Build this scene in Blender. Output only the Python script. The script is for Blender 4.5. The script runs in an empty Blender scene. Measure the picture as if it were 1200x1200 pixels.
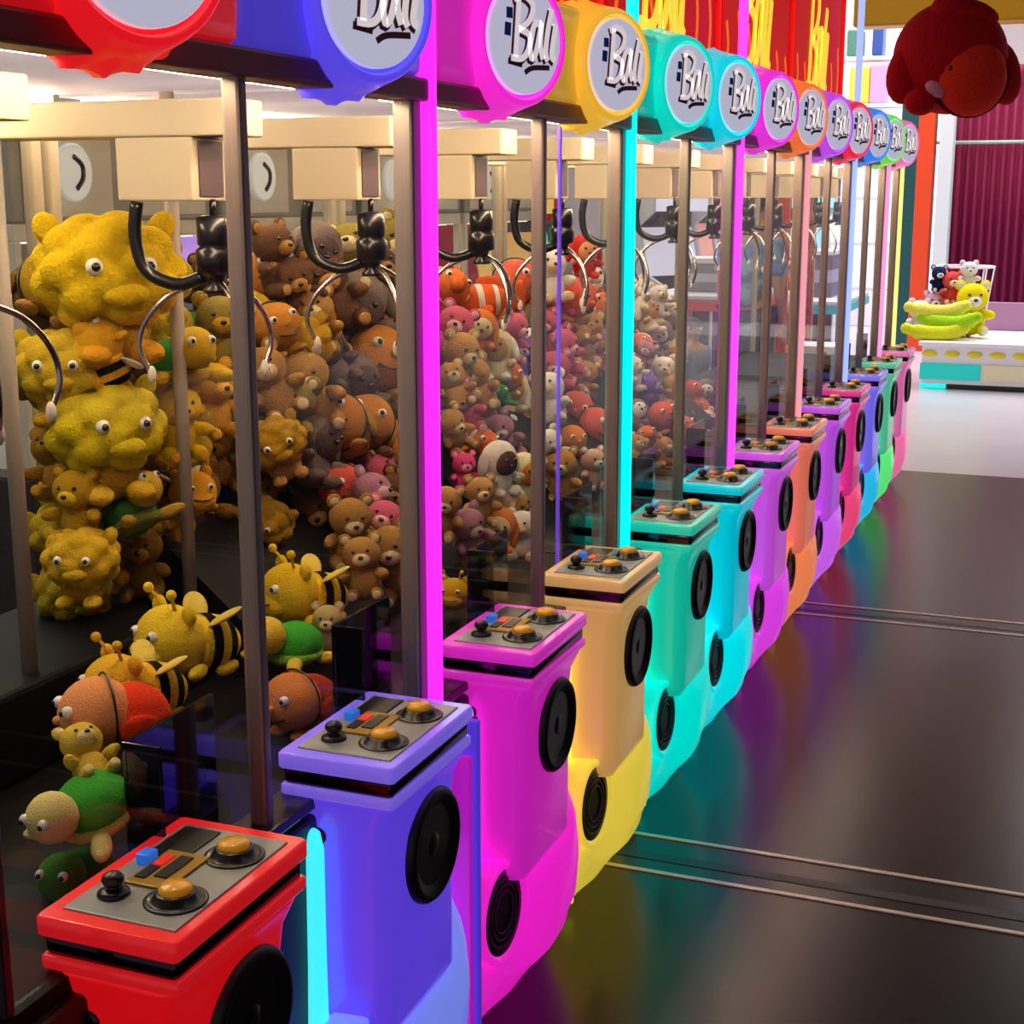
import bpy, bmesh, math, random
from mathutils import Vector, Matrix, Euler
R = math.radians
sin, cos, pi = math.sin, math.cos, math.pi
sc = bpy.context.scene
col = sc.collection
random.seed(7)

# ------------------------------------------------------------------ camera, world, exposure, large lights
F, CX, CY, HC = 1720.0, 606.0, 600.0, 1.75          # focal length and principal point in pixels, eye height
PITCH, YAW = R(12.14), R(21.30)
cam = bpy.data.objects.new('camera', bpy.data.cameras.new('camera')); col.objects.link(cam)
cam.location = (0, 0, HC)
cam.rotation_euler = (pi / 2 - PITCH, 0, YAW)
cam.data.sensor_width = 36.0
cam.data.lens = F / 1200 * 36
cam.data.shift_x = -(CX - 600) / 1200
cam.data.clip_start = 0.05
sc.camera = cam

w = bpy.data.worlds.new('world'); sc.world = w; w.use_nodes = True
w.node_tree.nodes['Background'].inputs[0].default_value = (0.93, 0.88, 0.92, 1)
w.node_tree.nodes['Background'].inputs[1].default_value = 0.22
sc.view_settings.view_transform = 'Standard'
sc.view_settings.look = 'None'
sc.view_settings.exposure = 0.0
sc.view_settings.gamma = 1.0
sc.cycles.use_denoising = True
sc.cycles.max_bounces = 10
sc.cycles.transparent_max_bounces = 40
sc.cycles.caustics_reflective = False
sc.cycles.caustics_refractive = False
sc.cycles.sample_clamp_indirect = 6

def area(name, loc, size, power, color, rot=(0, 0, 0)):
    l = bpy.data.lights.new(name, 'AREA'); l.shape = 'RECTANGLE'; l.size, l.size_y = size
    l.energy = power; l.color = color
    o = bpy.data.objects.new(name, l); col.objects.link(o); o.location = loc; o.rotation_euler = rot
    return o
area('mall_ceiling_light', (-1.0, 17.0, 5.9), (10, 9), 1150, (1, 0.97, 0.98))
area('hall_ceiling_light', (-4.8, 6.5, 3.75), (3, 11), 260, (1, 0.93, 0.82))
area('aisle_ceiling_light', (0.8, 5.5, 3.75), (1.0, 8.0), 16, (1, 0.9, 0.95))

# ------------------------------------------------------------------ materials
def lin(h):
    h = h.lstrip('#'); v = [int(h[i:i + 2], 16) / 255 for i in (0, 2, 4)]
    return tuple(x / 12.92 if x <= .04045 else ((x + .055) / 1.055) ** 2.4 for x in v) + (1,)
MATS = {}
def mat(name, c, rough=.5, metal=0, emit=0, ec=None, coat=0, bump=0, bscale=60, vary=0, spec=.5):
    key = (name, c, rough, metal, emit, ec)
    if key in MATS: return MATS[key]
    m = bpy.data.materials.new(name); m.use_nodes = True
    nt = m.node_tree; b = nt.nodes['Principled BSDF']
    b.inputs['Base Color'].default_value = lin(c)
    b.inputs['Roughness'].default_value = rough
    b.inputs['Metallic'].default_value = metal
    b.inputs['Coat Weight'].default_value = coat
    b.inputs['Coat Roughness'].default_value = .08
    b.inputs['Specular IOR Level'].default_value = spec
    if emit:
        b.inputs['Emission Color'].default_value = lin(ec or c)
        b.inputs['Emission Strength'].default_value = emit
    if bump or vary:
        tc = nt.nodes.new('ShaderNodeTexCoord'); nz = nt.nodes.new('ShaderNodeTexNoise')
        nz.inputs['Scale'].default_value = bscale; nz.inputs['Detail'].default_value = 4
        nt.links.new(tc.outputs['Object'], nz.inputs['Vector'])
        if bump:
            bp = nt.nodes.new('ShaderNodeBump'); bp.inputs['Strength'].default_value = bump
            bp.inputs['Distance'].default_value = .02
            nt.links.new(nz.outputs['Fac'], bp.inputs['Height']); nt.links.new(bp.outputs['Normal'], b.inputs['Normal'])
        if vary:
            mx = nt.nodes.new('ShaderNodeMix'); mx.data_type = 'RGBA'
            l = lin(c)
            mx.inputs[6].default_value = tuple(x * (1 - vary) for x in l[:3]) + (1,)
            mx.inputs[7].default_value = tuple(min(1, x * (1 + vary)) for x in l[:3]) + (1,)
            nt.links.new(nz.outputs['Fac'], mx.inputs[0]); nt.links.new(mx.outputs[2], b.inputs['Base Color'])
    MATS[key] = m
    return m
def glass_mat(name='clear_glass', tint=(.97, .98, .98), refl=.17):
    if name in MATS: return MATS[name]
    m = bpy.data.materials.new(name); m.use_nodes = True; nt = m.node_tree
    nt.nodes.remove(nt.nodes['Principled BSDF']); out = nt.nodes['Material Output']
    t = nt.nodes.new('ShaderNodeBsdfTransparent'); t.inputs[0].default_value = tint + (1,)
    g = nt.nodes.new('ShaderNodeBsdfGlossy'); g.inputs['Roughness'].default_value = .0
    lw = nt.nodes.new('ShaderNodeLayerWeight'); lw.inputs['Blend'].default_value = .5
    p = nt.nodes.new('ShaderNodeMath'); p.operation = 'POWER'; p.inputs[1].default_value = 4.0
    nt.links.new(lw.outputs['Facing'], p.inputs[0])
    ma = nt.nodes.new('ShaderNodeMath'); ma.operation = 'MULTIPLY_ADD'; ma.inputs[1].default_value = refl; ma.inputs[2].default_value = .02
    nt.links.new(p.outputs[0], ma.inputs[0])
    mix = nt.nodes.new('ShaderNodeMixShader'); nt.links.new(ma.outputs[0], mix.inputs[0])
    nt.links.new(t.outputs[0], mix.inputs[1]); nt.links.new(g.outputs[0], mix.inputs[2])
    nt.links.new(mix.outputs[0], out.inputs['Surface'])
    MATS[name] = m
    return m
def plush(c): return mat('plush_fabric', c, .95, bump=.5, bscale=45, vary=.18, spec=.15)

# ------------------------------------------------------------------ mesh builder
def rr(x0, x1, y0, y1, r, n=5):
    r = min(r, (x1 - x0) / 2.001, (y1 - y0) / 2.001); pts = []
    for cx, cy, a in ((x1 - r, y1 - r, 0), (x0 + r, y1 - r, 90), (x0 + r, y0 + r, 180), (x1 - r, y0 + r, 270)):
        for i in range(n + 1):
            t = R(a + 90 * i / n); pts.append((cx + r * cos(t), cy + r * sin(t)))
    return pts
class MB:
    def __init__(s): s.bm = bmesh.new(); s.mi = 0; s.smooth = False
    def face(s, vs):
        try:
            f = s.bm.faces.new(vs); f.material_index = s.mi; f.smooth = s.smooth; return f
        except ValueError: return None
    def box(s, a, b, bev=0, M=None):
        c = [(a[i] + b[i]) / 2 for i in range(3)]; d = [abs(b[i] - a[i]) for i in range(3)]
        r = bmesh.ops.create_cube(s.bm, size=1, matrix=(M or Matrix()) @ Matrix.Translation(c) @ Matrix.Diagonal((*d, 1)))
        fs = {f for v in r['verts'] for f in v.link_faces}
        if bev:
            es = list({e for v in r['verts'] for e in v.link_edges})
            q = bmesh.ops.bevel(s.bm, geom=es, offset=bev, segments=2, profile=.5, affect='EDGES')
            fs = {f for f in q['faces']} | {f for f in fs if f.is_valid}
        for f in fs: f.material_index = s.mi
        return s
    def ball(s, c, r, rot=(0, 0, 0), u=16, v=10, fn=None):
        if not hasattr(r, '__len__'): r = (r, r, r)
        M = Matrix.Translation(c) @ Euler(rot).to_matrix().to_4x4() @ Matrix.Diagonal((*r, 1))
        q = bmesh.ops.create_uvsphere(s.bm, u_segments=u, v_segments=v, radius=1)
        for vv in q['verts']:
            p = vv.co.copy()
            if fn: p = p * fn(p)
            vv.co = M @ p
        for f in {f for vv in q['verts'] for f in vv.link_faces}: f.material_index = s.mi; f.smooth = True
        return s
    def loft(s, rings, cap=True, smooth=True, closed=True):
        vs = [[s.bm.verts.new(p) for p in ring] for ring in rings]
        n = len(vs[0])
        for a, b in zip(vs, vs[1:]):
            for i in range(n if closed else n - 1):
                f = s.face([a[i], a[(i + 1) % n], b[(i + 1) % n], b[i]])
                if f: f.smooth = smooth
        if cap:
            f = s.face(list(reversed(vs[0]))); g = s.face(vs[-1])
            for h in (f, g):
                if h: h.smooth = False
        return s
    def lathe(s, prof, o, ax, n=32, fn=None, cap=True, smooth=True):
        """prof: list of (distance along ax, radius)"""
        ax = Vector(ax).normalized(); o = Vector(o)
        t = Vector((0, 0, 1)) if abs(ax.z) < .9 else Vector((0, 1, 0))
        u = t.cross(ax).normalized(); v = ax.cross(u)
        rings = []
        for k, (d, r) in enumerate(prof):
            rings.append([o + ax * d + (u * cos(2 * pi * i / n) + v * sin(2 * pi * i / n)) * (r * (fn(k, 2 * pi * i / n) if fn else 1)) for i in range(n)])
        return s.loft(rings, cap, smooth)
    def cyl(s, p0, p1, r, r2=None, n=14, smooth=True):
        d = Vector(p1) - Vector(p0)
        return s.lathe([(0, r), (d.length, r if r2 is None else r2)], p0, d, n, smooth=smooth)
    def tube(s, pts, r, n=8):
        pts = [Vector(p) for p in pts]; rings = []; N = len(pts)
        rad = r if hasattr(r, '__len__') else [r] * N
        prev = None
        for i, p in enumerate(pts):
            d = (pts[min(i + 1, N - 1)] - pts[max(i - 1, 0)]).normalized()
            if prev is None:
                t = Vector((0, 0, 1)) if abs(d.z) < .9 else Vector((1, 0, 0)); u = t.cross(d).normalized()
            else:
                u = (prev - d * prev.dot(d)).normalized()
            prev = u; v = d.cross(u)
            rings.append([p + (u * cos(2 * pi * k / n) + v * sin(2 * pi * k / n)) * rad[i] for k in range(n)])
        return s.loft(rings)
    def torus(s, c, ax, R0, r, n=32, m=8):
        ax = Vector(ax).normalized(); c = Vector(c)
        t = Vector((0, 0, 1)) if abs(ax.z) < .9 else Vector((0, 1, 0)); u = t.cross(ax).normalized(); v = ax.cross(u)
        rings = []
        for i in range(n + 1):
            a = 2 * pi * i / n; d = u * cos(a) + v * sin(a)
            rings.append([c + d * (R0 + r * cos(2 * pi * k / m)) + ax * (r * sin(2 * pi * k / m)) for k in range(m)])
        s.loft(rings, cap=False); bmesh.ops.remove_doubles(s.bm, verts=s.bm.verts, dist=1e-6)
        return s
    def stroke(s, pts, wd, o, ux, vx, h, sc_=1.0):
        """flat brush stroke: pts in plane coordinates, ribbon width wd, raised h along the plane normal"""
        o, ux, vx = Vector(o), Vector(ux).normalized(), Vector(vx).normalized(); nn = ux.cross(vx)
        P = smooth_path(pts, 4)
        L, Rr = [], []
        for i, p in enumerate(P):
            a, b = P[max(i - 1, 0)], P[min(i + 1, len(P) - 1)]
            d = Vector((b[0] - a[0], b[1] - a[1])); d.normalize()
            nx, ny = -d.y * wd / 2, d.x * wd / 2
            L.append((p[0] + nx, p[1] + ny)); Rr.append((p[0] - nx, p[1] - ny))
        rings = []
        for l, r in zip(L, Rr):
            A = o + ux * l[0] * sc_ + vx * l[1] * sc_; B = o + ux * r[0] * sc_ + vx * r[1] * sc_
            rings.append([A, B, B + nn * h, A + nn * h])
        return s.loft(rings, smooth=False)
    def build(s, name, mats, parent=None, off=None):
        if off: bmesh.ops.translate(s.bm, verts=s.bm.verts, vec=off)
        bmesh.ops.recalc_face_normals(s.bm, faces=s.bm.faces)
        me = bpy.data.meshes.new(name); s.bm.to_mesh(me); s.bm.free()
        for m in (mats if isinstance(mats, (list, tuple)) else [mats]): me.materials.append(m)
        return link(name, me, parent)
def smooth_path(P, k):
    if len(P) < 3: return list(P)
    out = []
    for i in range(len(P) - 1):
        p0, p1, p2, p3 = P[max(i - 1, 0)], P[i], P[i + 1], P[min(i + 2, len(P) - 1)]
        for j in range(k):
            t = j / k
            out.append(tuple(.5 * (2 * p1[d] + (p2[d] - p0[d]) * t + (2 * p0[d] - 5 * p1[d] + 4 * p2[d] - p3[d]) * t * t + (3 * p1[d] - p0[d] - 3 * p2[d] + p3[d]) * t ** 3) for d in range(len(p1))))
    out.append(tuple(P[-1])); return out
def link(name, me, parent=None):
    o = bpy.data.objects.new(name, me); col.objects.link(o)
    if parent: o.parent = parent
    return o
def tag(o, label, cat, group=None):
    o['label'] = label; o['category'] = cat
    if group: o['group'] = group
    return o
def thing(name, label, cat, loc, rz=0, group=None, scale=1):
    o = bpy.data.objects.new(name, None); col.objects.link(o); o.empty_display_size = .05
    o.location = loc; o.rotation_euler = (0, 0, rz) if not hasattr(rz, '__len__') else rz
    o.scale = (scale,) * 3
    return tag(o, label, cat, group)
def struct(o): o['kind'] = 'structure'; return o

# pixel + distance-from-aisle -> place in the hall (used once for laying out the toys)
def ray(x, y):
    fw = Vector((-sin(YAW) * cos(PITCH), cos(YAW) * cos(PITCH), -sin(PITCH))); rt = Vector((cos(YAW), sin(YAW), 0)); up = rt.cross(fw)
    return fw + rt * ((x - CX) / F) - up * ((y - CY) / F)
def on_x(x, y, X):
    r = ray(x, y); return Vector((0, 0, HC)) + r * (X / r.x)
def on_y(x, y, Y):
    r = ray(x, y); return Vector((0, 0, HC)) + r * (Y / r.y)

# ------------------------------------------------------------------ the hall
m_floor = mat('dark_floor', '#1a1417', .26, vary=.35, bscale=3, bump=.02, spec=.44)
b = MB(); b.box((-1.0 - 7.5, -1.5, -.06), (6, 9.7, 0)); struct(b.build('floor', m_floor))
m_tile = mat('pale_tile_floor', '#c9c6d2', .25, vary=.06, bscale=2)
b = MB(); b.box((-8.5, 9.7, -.06), (6, 24, 0)); struct(b.build('floor_mall', m_tile))
m_ceil = mat('hall_ceiling', '#5c5054', .9)
b = MB(); b.box((-8.5, -1.5, 3.8), (6, 12.0, 3.9)); struct(b.build('ceiling', m_ceil))
b = MB(); b.box((-8.5, 12.0, 6.0), (6, 24, 6.1)); struct(b.build('ceiling_mall', mat('mall_ceiling', '#e8e6ea', .9)))
b = MB(); b.box((-8.5, 12.0, 3.8), (6, 12.1, 6.0)); struct(b.build('wall_bulkhead', m_ceil))
m_wallc = mat('cream_wall', '#cbbfa8', .85, vary=.05, bscale=4)
b = MB(); b.box((-8.6, -1.5, 0), (-8.5, 24, 6.0)); struct(b.build('wall_left', m_wallc))
b = MB(); b.box((-8.5, 24, 0), (6, 24.1, 6.0)); struct(b.build('wall_back', mat('pale_wall', '#c0b6b8', .8)))
b = MB(); b.box((5.9, -1.5, 0), (6.0, 24, 6.0)); struct(b.build('wall_right_added', mat('plum_wall', '#2e2028', .7, vary=.2, bscale=3)))  # unseen dark wall, added to keep grey haze out of the glass reflections
m_brass = mat('worn_brass_strip', '#d8c8bc', .38, .6)
for k, (y0, nm) in enumerate(((3.485, 'a'), (3.70, 'b'), (6.09, 'c'), (6.27, 'd'))):
    b = MB(); b.box((-1.2, y0 - .008, -.001), (4, y0 + .008, .004), .0015); struct(b.build('trim_%d' % (k + 1), m_brass))
m_gap = mat('seam_black', '#0b090a', .4)
for k, y0 in enumerate((3.575, 6.17)):
    b = MB(); b.box((-1.2, y0 - .02, -.001), (4, y0 + .02, .0015)); struct(b.build('trim_%d' % (k + 5), m_gap))

# ------------------------------------------------------------------ the claw machines
FRONT = -1.16                      # plane of the front glass
ST = [  # name, shell, foot, glow tube, badge
    ('red', '#e00f18', '#e8141c', '#ff4040', '#f01822'),
    ('blue-violet', '#6646f6', '#7f90ff', '#40f4ff', '#5d4cf4'),
    ('hot pink', '#dd22c4', '#ff22d6', '#ff5cf8', '#ff2ed8'),
    ('yellow', '#d2a25c', '#f0d648', '#fffa46', '#f5bc38'),
    ('teal', '#12c9ae', '#00f4e6', '#1cffee', '#08e0cc'),
    ('cyan', '#00cfe8', '#00f6ff', '#20ffff', '#10dcf2'),
    ('magenta', '#d452e4', '#ef46f4', '#ff7aff', '#ee38e0'),
    ('orange', '#ee7c60', '#ff8e58', '#ffb080', '#fb7c38'),
    ('purple', '#c254f4', '#dc68ff', '#e890ff', '#c850f4'),
    ('crimson', '#e2348e', '#ff4f86', '#ff80a0', '#f42c50'),
    ('periwinkle', '#7a74ff', '#2cccff', '#60e8ff', '#3a8cf8'),
    ('green', '#58cc98', '#66ff8a', '#80ffa8', '#7ce85a'),
    ('pale pink', '#e670b4', '#ff78b0', '#ffa0c8', '#f878c0'),
]
LED = ['#ff2cf8', '#00f6f6', '#f048f0', '#d8909c', '#98b4ff', '#ff90c8', '#f6f080']
m_char = mat('charcoal_cabinet', '#1a1618', .45)
m_black = mat('black_plastic', '#0c0a0c', .35, coat=.3)
m_post = mat('brushed_post', '#a09290', .38, .4)
m_postd = mat('dark_post', '#4a3a44', .3, .5)
m_steel = mat('control_plate', '#a4aaaa', .35, .3)
m_trim = mat('dark_chrome_band', '#4a3844', .1, 1)
m_ledge = mat('brown_ledge', '#2a2019', .3, .3, coat=.3)
m_speaker = mat('speaker_grey', '#1e181e', .45)
m_cone = mat('speaker_cone', '#0a0810', .35, coat=.3)
m_btn = mat('amber_button', '#f0a818', .3, coat=.5, emit=.12)
m_goldp = mat('yellow_plate', '#b08a2a', .4, .3)
m_redd = mat('red_display', '#d02818', .3, emit=.6)
m_blued = mat('blue_display', '#2070d8', .3, emit=.5)
m_cream = mat('cream_gantry', '#dccdb0', .45)
m_creamd = mat('gantry_end', '#5a4450', .5)
m_roof = mat('roof_diffuser', '#e6dff0', .6, emit=.32, ec='#e8dcf4')
m_bar = mat('added_interior_light', '#ffffff', .5, emit=40, ec='#ffe2b0')
m_claw = mat('black_claw', '#0d0b10', .3, coat=.3)
m_chrome = mat('claw_chrome', '#d8d0c8', .18, 1)
m_tip = mat('claw_tip', '#f6ead8', .4)
m_chute = mat('smoked_chute', '#4a4a62', .06, 1)
m_deck = mat('black_deck', '#0c0a0d', .6, spec=.15)
m_white = mat('white_post', '#b9ae9c', .5)
m_disc = mat('silver_badge', '#c6c4d6', .3, .15, emit=.6, ec='#d4d4ec')
m_ink = mat('plum_ink', '#7c4258', .5)
m_script = mat('white_script', '#fff4f6', .5, emit=.55)
m_inkb = mat('blue_ink', '#2c52b4', .5)
m_marq = mat('red_marquee', '#a00404', .5, emit=.6, ec='#e00804', spec=.2)
m_marqe = mat('red_marquee_end', '#c81410', .5, emit=.75, ec='#ff1408', spec=.2)
m_neon = mat('yellow_script', '#ffe850', .5, emit=.8, ec='#ffe040')
m_flame = mat('orange_flame', '#ff7010', .5, emit=.7)
m_rail = mat('header_rail', '#8a3840', .4, .2)
m_glass = glass_mat()
m_mirror = mat('mirror_strip', '#6a5a78', .12, 1)

# "Ball" in brush strokes, unit = badge radius
GLYPH = [
    [(-.2, .78), (-.24, .3), (-.3, -.34)], [(-.34, .72), (-.05, .8), (.2, .64), (.1, .36), (-.2, .18)],
    [(-.2, .18), (.1, .08), (.06, -.2), (-.12, -.36), (-.42, -.36)],
    [(.44, .3), (.26, .3), (.12, -.02), (.16, -.34), (.3, -.2), (.46, .36), (.42, -.06), (.5, -.34)],
    [(.76, .62), (.64, .2), (.58, -.2), (.64, -.36)], [(.88, .34), (.8, .0), (.76, -.26), (.86, -.34)],
]
UNDER = [(-.02, -.62), (.2, -.52), (.7, -.49)]

def light(c, t=.14):
    v = [int(c[i:i + 2], 16) for i in (1, 3, 5)]
    return '#%02x%02x%02x' % tuple(int(x + (255 - x) * t) for x in v)
def make_machine(m):
    y0 = 1.25 + 1.24 * m
    OFF = (1.55, -(0.62), 0)
    stations = [k for k in (2 * m, 2 * m + 1) if k < len(ST)]
    W = 1.24 if len(stations) == 2 else .62
    names = ' and '.join(ST[k][0] for k in stations)
    where = ['nearest in the row', 'second from the front', 'third from the front', 'fourth from the front', 'fifth from the front', 'sixth from the front', 'at the far end of the row'][m]
    root = thing('claw_machine', 'claw machine with %s console%s, %s' % (names, 's' if len(stations) > 1 else '', where), 'claw machine', (-1.55, y0 + .62, 0), 0, 'claw machines in the row')
    def P(name, b, mats, parent=root): return b.build(name, mats, parent, OFF)
    g = .006
    P('base_cabinet', MB().box((-2.02, g, .0), (-1.13, W - g, .755), .008), m_char)
    P('prize_deck', MB().box((-2.02, g, .755), (-1.15, W - g, .78)), m_deck)
    P('front_ledge', MB().box((-1.2, g if m else .32, .765), (-1.128, W - g, .785), .004), m_ledge)
    # frame
    P('corner_post', MB().box((-1.182, W - .070, .78), (-1.142, W - .030, 1.93), .006), [m_post])
    P('corner_post', MB().box((-1.175, .012, .78), (-1.15, .03, 1.93), .004), m_postd)
    if W > 1: P('mid_post', MB().box((-1.176, .606, .78), (-1.144, .630, 1.93), .006), m_post)
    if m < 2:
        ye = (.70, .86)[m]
        P('reflection_strip', MB().box((-1.204, ye, .82), (-1.196, ye + .010, 1.91), .002), mat('reflection_strip', ('#e06a30', '#7048f0')[m], .4, emit=.55))  # glowing strip that imitates an LED reflection beside the mid post
    P('rear_post', MB().box((-2.02, .012, .78), (-1.99, .042, 1.93), .004), m_white)
    P('rear_post', MB().box((-2.02, W - .042, .78), (-1.99, W - .012, 1.93), .004), m_white)
    for j in range(len(stations)):
        P('glass_pane', MB().box((FRONT - .004, .035 + .60 * j, .785), (FRONT + .002, .6 + .562 * j, 1.925)), m_glass)
    P('rear_glass', MB().box((-2.008, .045, .785), (-2.002, W - .045, 1.925)), m_glass)
    # roof
    P('roof_panel', MB().box((-2.02, g, 1.955), (-1.2, W - g, 2.17), .006), m_char)
    P('roof_light', MB().box((-1.98, .04, 1.945), (-1.24, W - .04, 1.956)), m_roof)
    for xb in (-1.26, -1.93): P('added_light_bar', MB().box((xb - .014, .06, 1.925), (xb + .014, W - .06, 1.945), .003), m_bar)  # strong bars added to brighten the toys
    P('header_rail', MB().box((-1.2, g, 1.915), (-1.13, W - g, 1.955), .006), m_rail)
    # lit marquee board over the machine
    if m < 5:
        mq = P('marquee', MB().box((-1.27, .02, 2.17), (-1.215, W - .035, 2.68), .004), m_marq)
        P('marquee_end', MB().box((-1.28, W - .075, 2.165), (-1.205, W - .036, 2.685), .004), m_marqe, mq)
        bl = MB()
        for st in GLYPH: bl.stroke([(a, c) for a, c in st], .10, (-1.214, .45 * W / 1.24, 2.345), (0, 1, 0), (0, 0, 1), .006, .36)
        P('marquee_lettering', bl, m_neon, mq)
        rnd = random.Random(m)
        for q in range(7):
            yy = .08 + q * .165; h = rnd.uniform(.1, .26)
            P('flame', MB().stroke([(yy, 0), (yy + .02, h * .5), (yy - .01, h)], .022, (-1.2145, 0, 2.185), (0, 1, 0), (0, 0, 1), .002), m_flame, mq)
    # led strip at the far corner
    L = LED[m]
    P('led_strip', MB().box((-1.152, W - .026, .74), (-1.122, W - .003, 2.72 if m in (0, 1, 2, 4) else 1.95), .005), mat('led_strip', L, .4, emit=1.15))
    tc = ST[stations[-1]][1]; nc = ST[min(2 * m + 2, 12)][1]
    P('edge_trim', MB().box((-1.14, W - .034, .02), (-1.040 if m == 0 else -1.09, W - .014, .765), .004), mat('edge_trim', tc, .2, emit=.4, coat=.5))
    P('edge_trim', MB().box((-1.14, W - .060, .02), (-1.045 if m == 0 else -1.09, W - .046, .70), .003), mat('edge_trim', nc, .2, emit=.45, coat=.5))
    P('edge_seal', MB().box((-1.14, W - .013, .02), (-1.050 if m == 0 else -1.09, W - .005, .765), .002), m_black)
    for j, k in enumerate(stations):
        nm, shell, foot, tube, bad = ST[k]
        yc = .285 + .60 * j
        ms = mat('console_shell', shell, .32, emit=.62, coat=.4)
        mc = mat('console_cap', light(shell, .2 if k == 1 else .05), .25, emit=.55, coat=.5)
        mf = mat('lit_foot_panel', foot, .32, emit=.72, coat=.4)
        # console: column, cap, trim, plate, buttons, speaker
        rings = []
        for z, dx, dy, r in ((.35, .012, .012, .03), (.375, .0, .0, .035), (.5, 0, 0, .035), (.70, 0, 0, .035), (.745, .004, .004, .034), (.775, .016, .012, .03), (.786, .02, .014, .028)):
            s = -1 if z < .37 else 1
            rings.append([(x, y, z) for x, y in rr(-1.175, -1.006 + s * dx, yc - .145 - s * dy, yc + .145 + s * dy, r)])
        con = P('console', MB().loft(rings), ms)
        def cap(z0, z1, e, r=.008):
            return MB().loft([[(x, y, z) for x, y in rr(-1.19 - e + q, -.982 + e - q, yc - .162 - e + q, yc + .162 + e - q, r)] for z, q in ((z0, .002), (z0 + .003, 0), (z1 - .003, 0), (z1, .003))])
        P('console_lip', cap(.786, .805, 0), mc, con)
        P('trim_band', cap(.805, .832, -.005), m_trim, con)
        P('console_cap', cap(.832, .860, .002), mc, con)
        P('control_plate', MB().box((-1.168, yc - .138, .858), (-.998, yc + .138, .863), .002), m_steel, con)
        P('service_plate', MB().box((-1.158, yc + .03, .862), (-1.10, yc + .125, .866), .001), m_black, con)
        b = MB(); b.box((-1.135, yc - .055, .862), (-1.068, yc + .05, .867), .002); b.mi = 1
        b.box((-1.128, yc + .0, .866), (-1.112, yc + .032, .869)); b.mi = 2; b.box((-1.128, yc - .04, .866), (-1.112, yc - .004, .869)); b.box((-1.105, yc - .03, .866), (-1.085, yc + .035, .869))
        P('coin_display', b, [m_goldp, m_redd, m_black], con)
        P('credit_display', MB().box((-1.155, yc + .0, .862), (-1.135, yc + .025, .878), .002), m_blued, con)
        b = MB(); b.lathe([(0, .022), (.006, .021), (.010, .012)], (-1.128, yc - .085, .862), (0, 0, 1), 18); b.cyl((-1.128, yc - .085, .868), (-1.128, yc - .085, .878), .008); b.ball((-1.128, yc - .085, .884), (.015, .015, .011))
        P('joystick', b, m_black, con)
        for yy in (-.07, .07):
            b = MB(); b.lathe([(0, .042), (.003, .042), (.004, .037), (.002, .034), (.003, .031), (.013, .027), (.015, .024)], (-1.043, yc + yy, .862), (0, 0, 1), 28)
            b.mi = 1; b.lathe([(.014, .0225), (.021, .0215), (.0245, .017), (.026, .004)], (-1.043, yc + yy, .862), (0, 0, 1), 24)
            P('push_button', b, [m_black, m_btn], con)
        c = (-1.008, yc + .03, .645)
        b = MB(); b.lathe([(-.004, .104), (.010, .102), (.017, .096), (.018, .088), (.012, .078), (.009, .070)], c, (1, 0, 0), 40, cap=False)
        b.mi = 1; b.lathe([(.009, .071), (.006, .05), (.005, .03), (.009, .022), (.012, .008)], c, (1, 0, 0), 36)
        P('speaker', b, [m_speaker, m_cone], con)
        b = MB(); b.lathe([(0, .016), (.006, .016), (.008, .008)], (-1.13, yc - .144, .715), (0, -1, 0), 16)
        P('side_lock', b, m_black, con)
        # lit foot panel
        ny, nz = 25, 22; hw = .288
        prof = [(0, .30), (.06, .36), (.12, .55), (.25, .82), (.42, .97), (.58, 1.0), (.72, .95), (.85, .72), (.94, .42), (1.0, .05)]
        def pf(t):
            for (a, u), (c2, v) in zip(prof, prof[1:]):
                if a <= t <= c2:
                    q = (t - a) / (c2 - a); q = q * q * (3 - 2 * q); return u + (v - u) * q
            return 0
        rings = []
        for i in range(ny):
            t = -1 + 2 * i / (ny - 1); y = yc + .008 + hw * t
            bul = max(0, 1 - abs(t) ** 4) ** .5; zt = .445 + (.10 if t > 0 else -.14) * t * t
            q = min(1, max(0, (t + .42) / .5)); bul *= .62 + .38 * q * q * (3 - 2 * q)
            fr = [(-1.15 + .155 * bul * pf(q / (nz - 1)) + .004, y, .008 + (zt - .008) * q / (nz - 1)) for q in range(nz)]
            rings.append([(-1.155, y, .008)] + fr + [(-1.155, y, zt)])
        fo = P('foot_panel', MB().loft(rings), mf)
        c = (-1.055, yc - .165, .292); ax = (1, -.06, .05)
        b = MB(); b.lathe([(-.05, .108), (.004, .110), (.014, .108), (.016, .101), (.012, .094), (.006, .089)], c, ax, 36, cap=False)
        b.mi = 1; b.lathe([(.007, .091), (.005, .06), (.004, .01)], c, ax, 32)
        b.mi = 2
        for q in (-1, 0, 1): b.torus(Vector(c) + Vector(ax).normalized() * .008, ax, .058 + .014 * q, .0025, 28, 6)
        P('prize_outlet', b, [mf, m_black, m_postd], fo)
        # glow tube beside the column
        if k:
            P('light_tube', MB().tube([(-1.128, yc - .185, .03), (-1.128, yc - .178, .3), (-1.128, yc - .172, .5), (-1.128, yc - .168, .70), (-1.13, yc - .166, .722)], [.034, .024, .02, .019, .015], 12).ball((-1.13, yc - .166, .722), (.0155, .0155, .014)), mat('light_tube', tube, .3, emit=.95))
        # header housing with its round badge
        mh = mat('header_shell', bad, .35, emit=.42, coat=.3)
        rings = [[(x, y, z) for x, y in rr(-1.27 + q, -1.132 - q, yc + .025 - .302 + q, yc + .025 + .302 - q, .03)] for z, q in ((1.953, .012), (1.965, .002), (2.0, 0), (2.12, 0), (2.155, .006), (2.17, .02))]
        P('header_housing', MB().loft(rings), mh)
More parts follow.
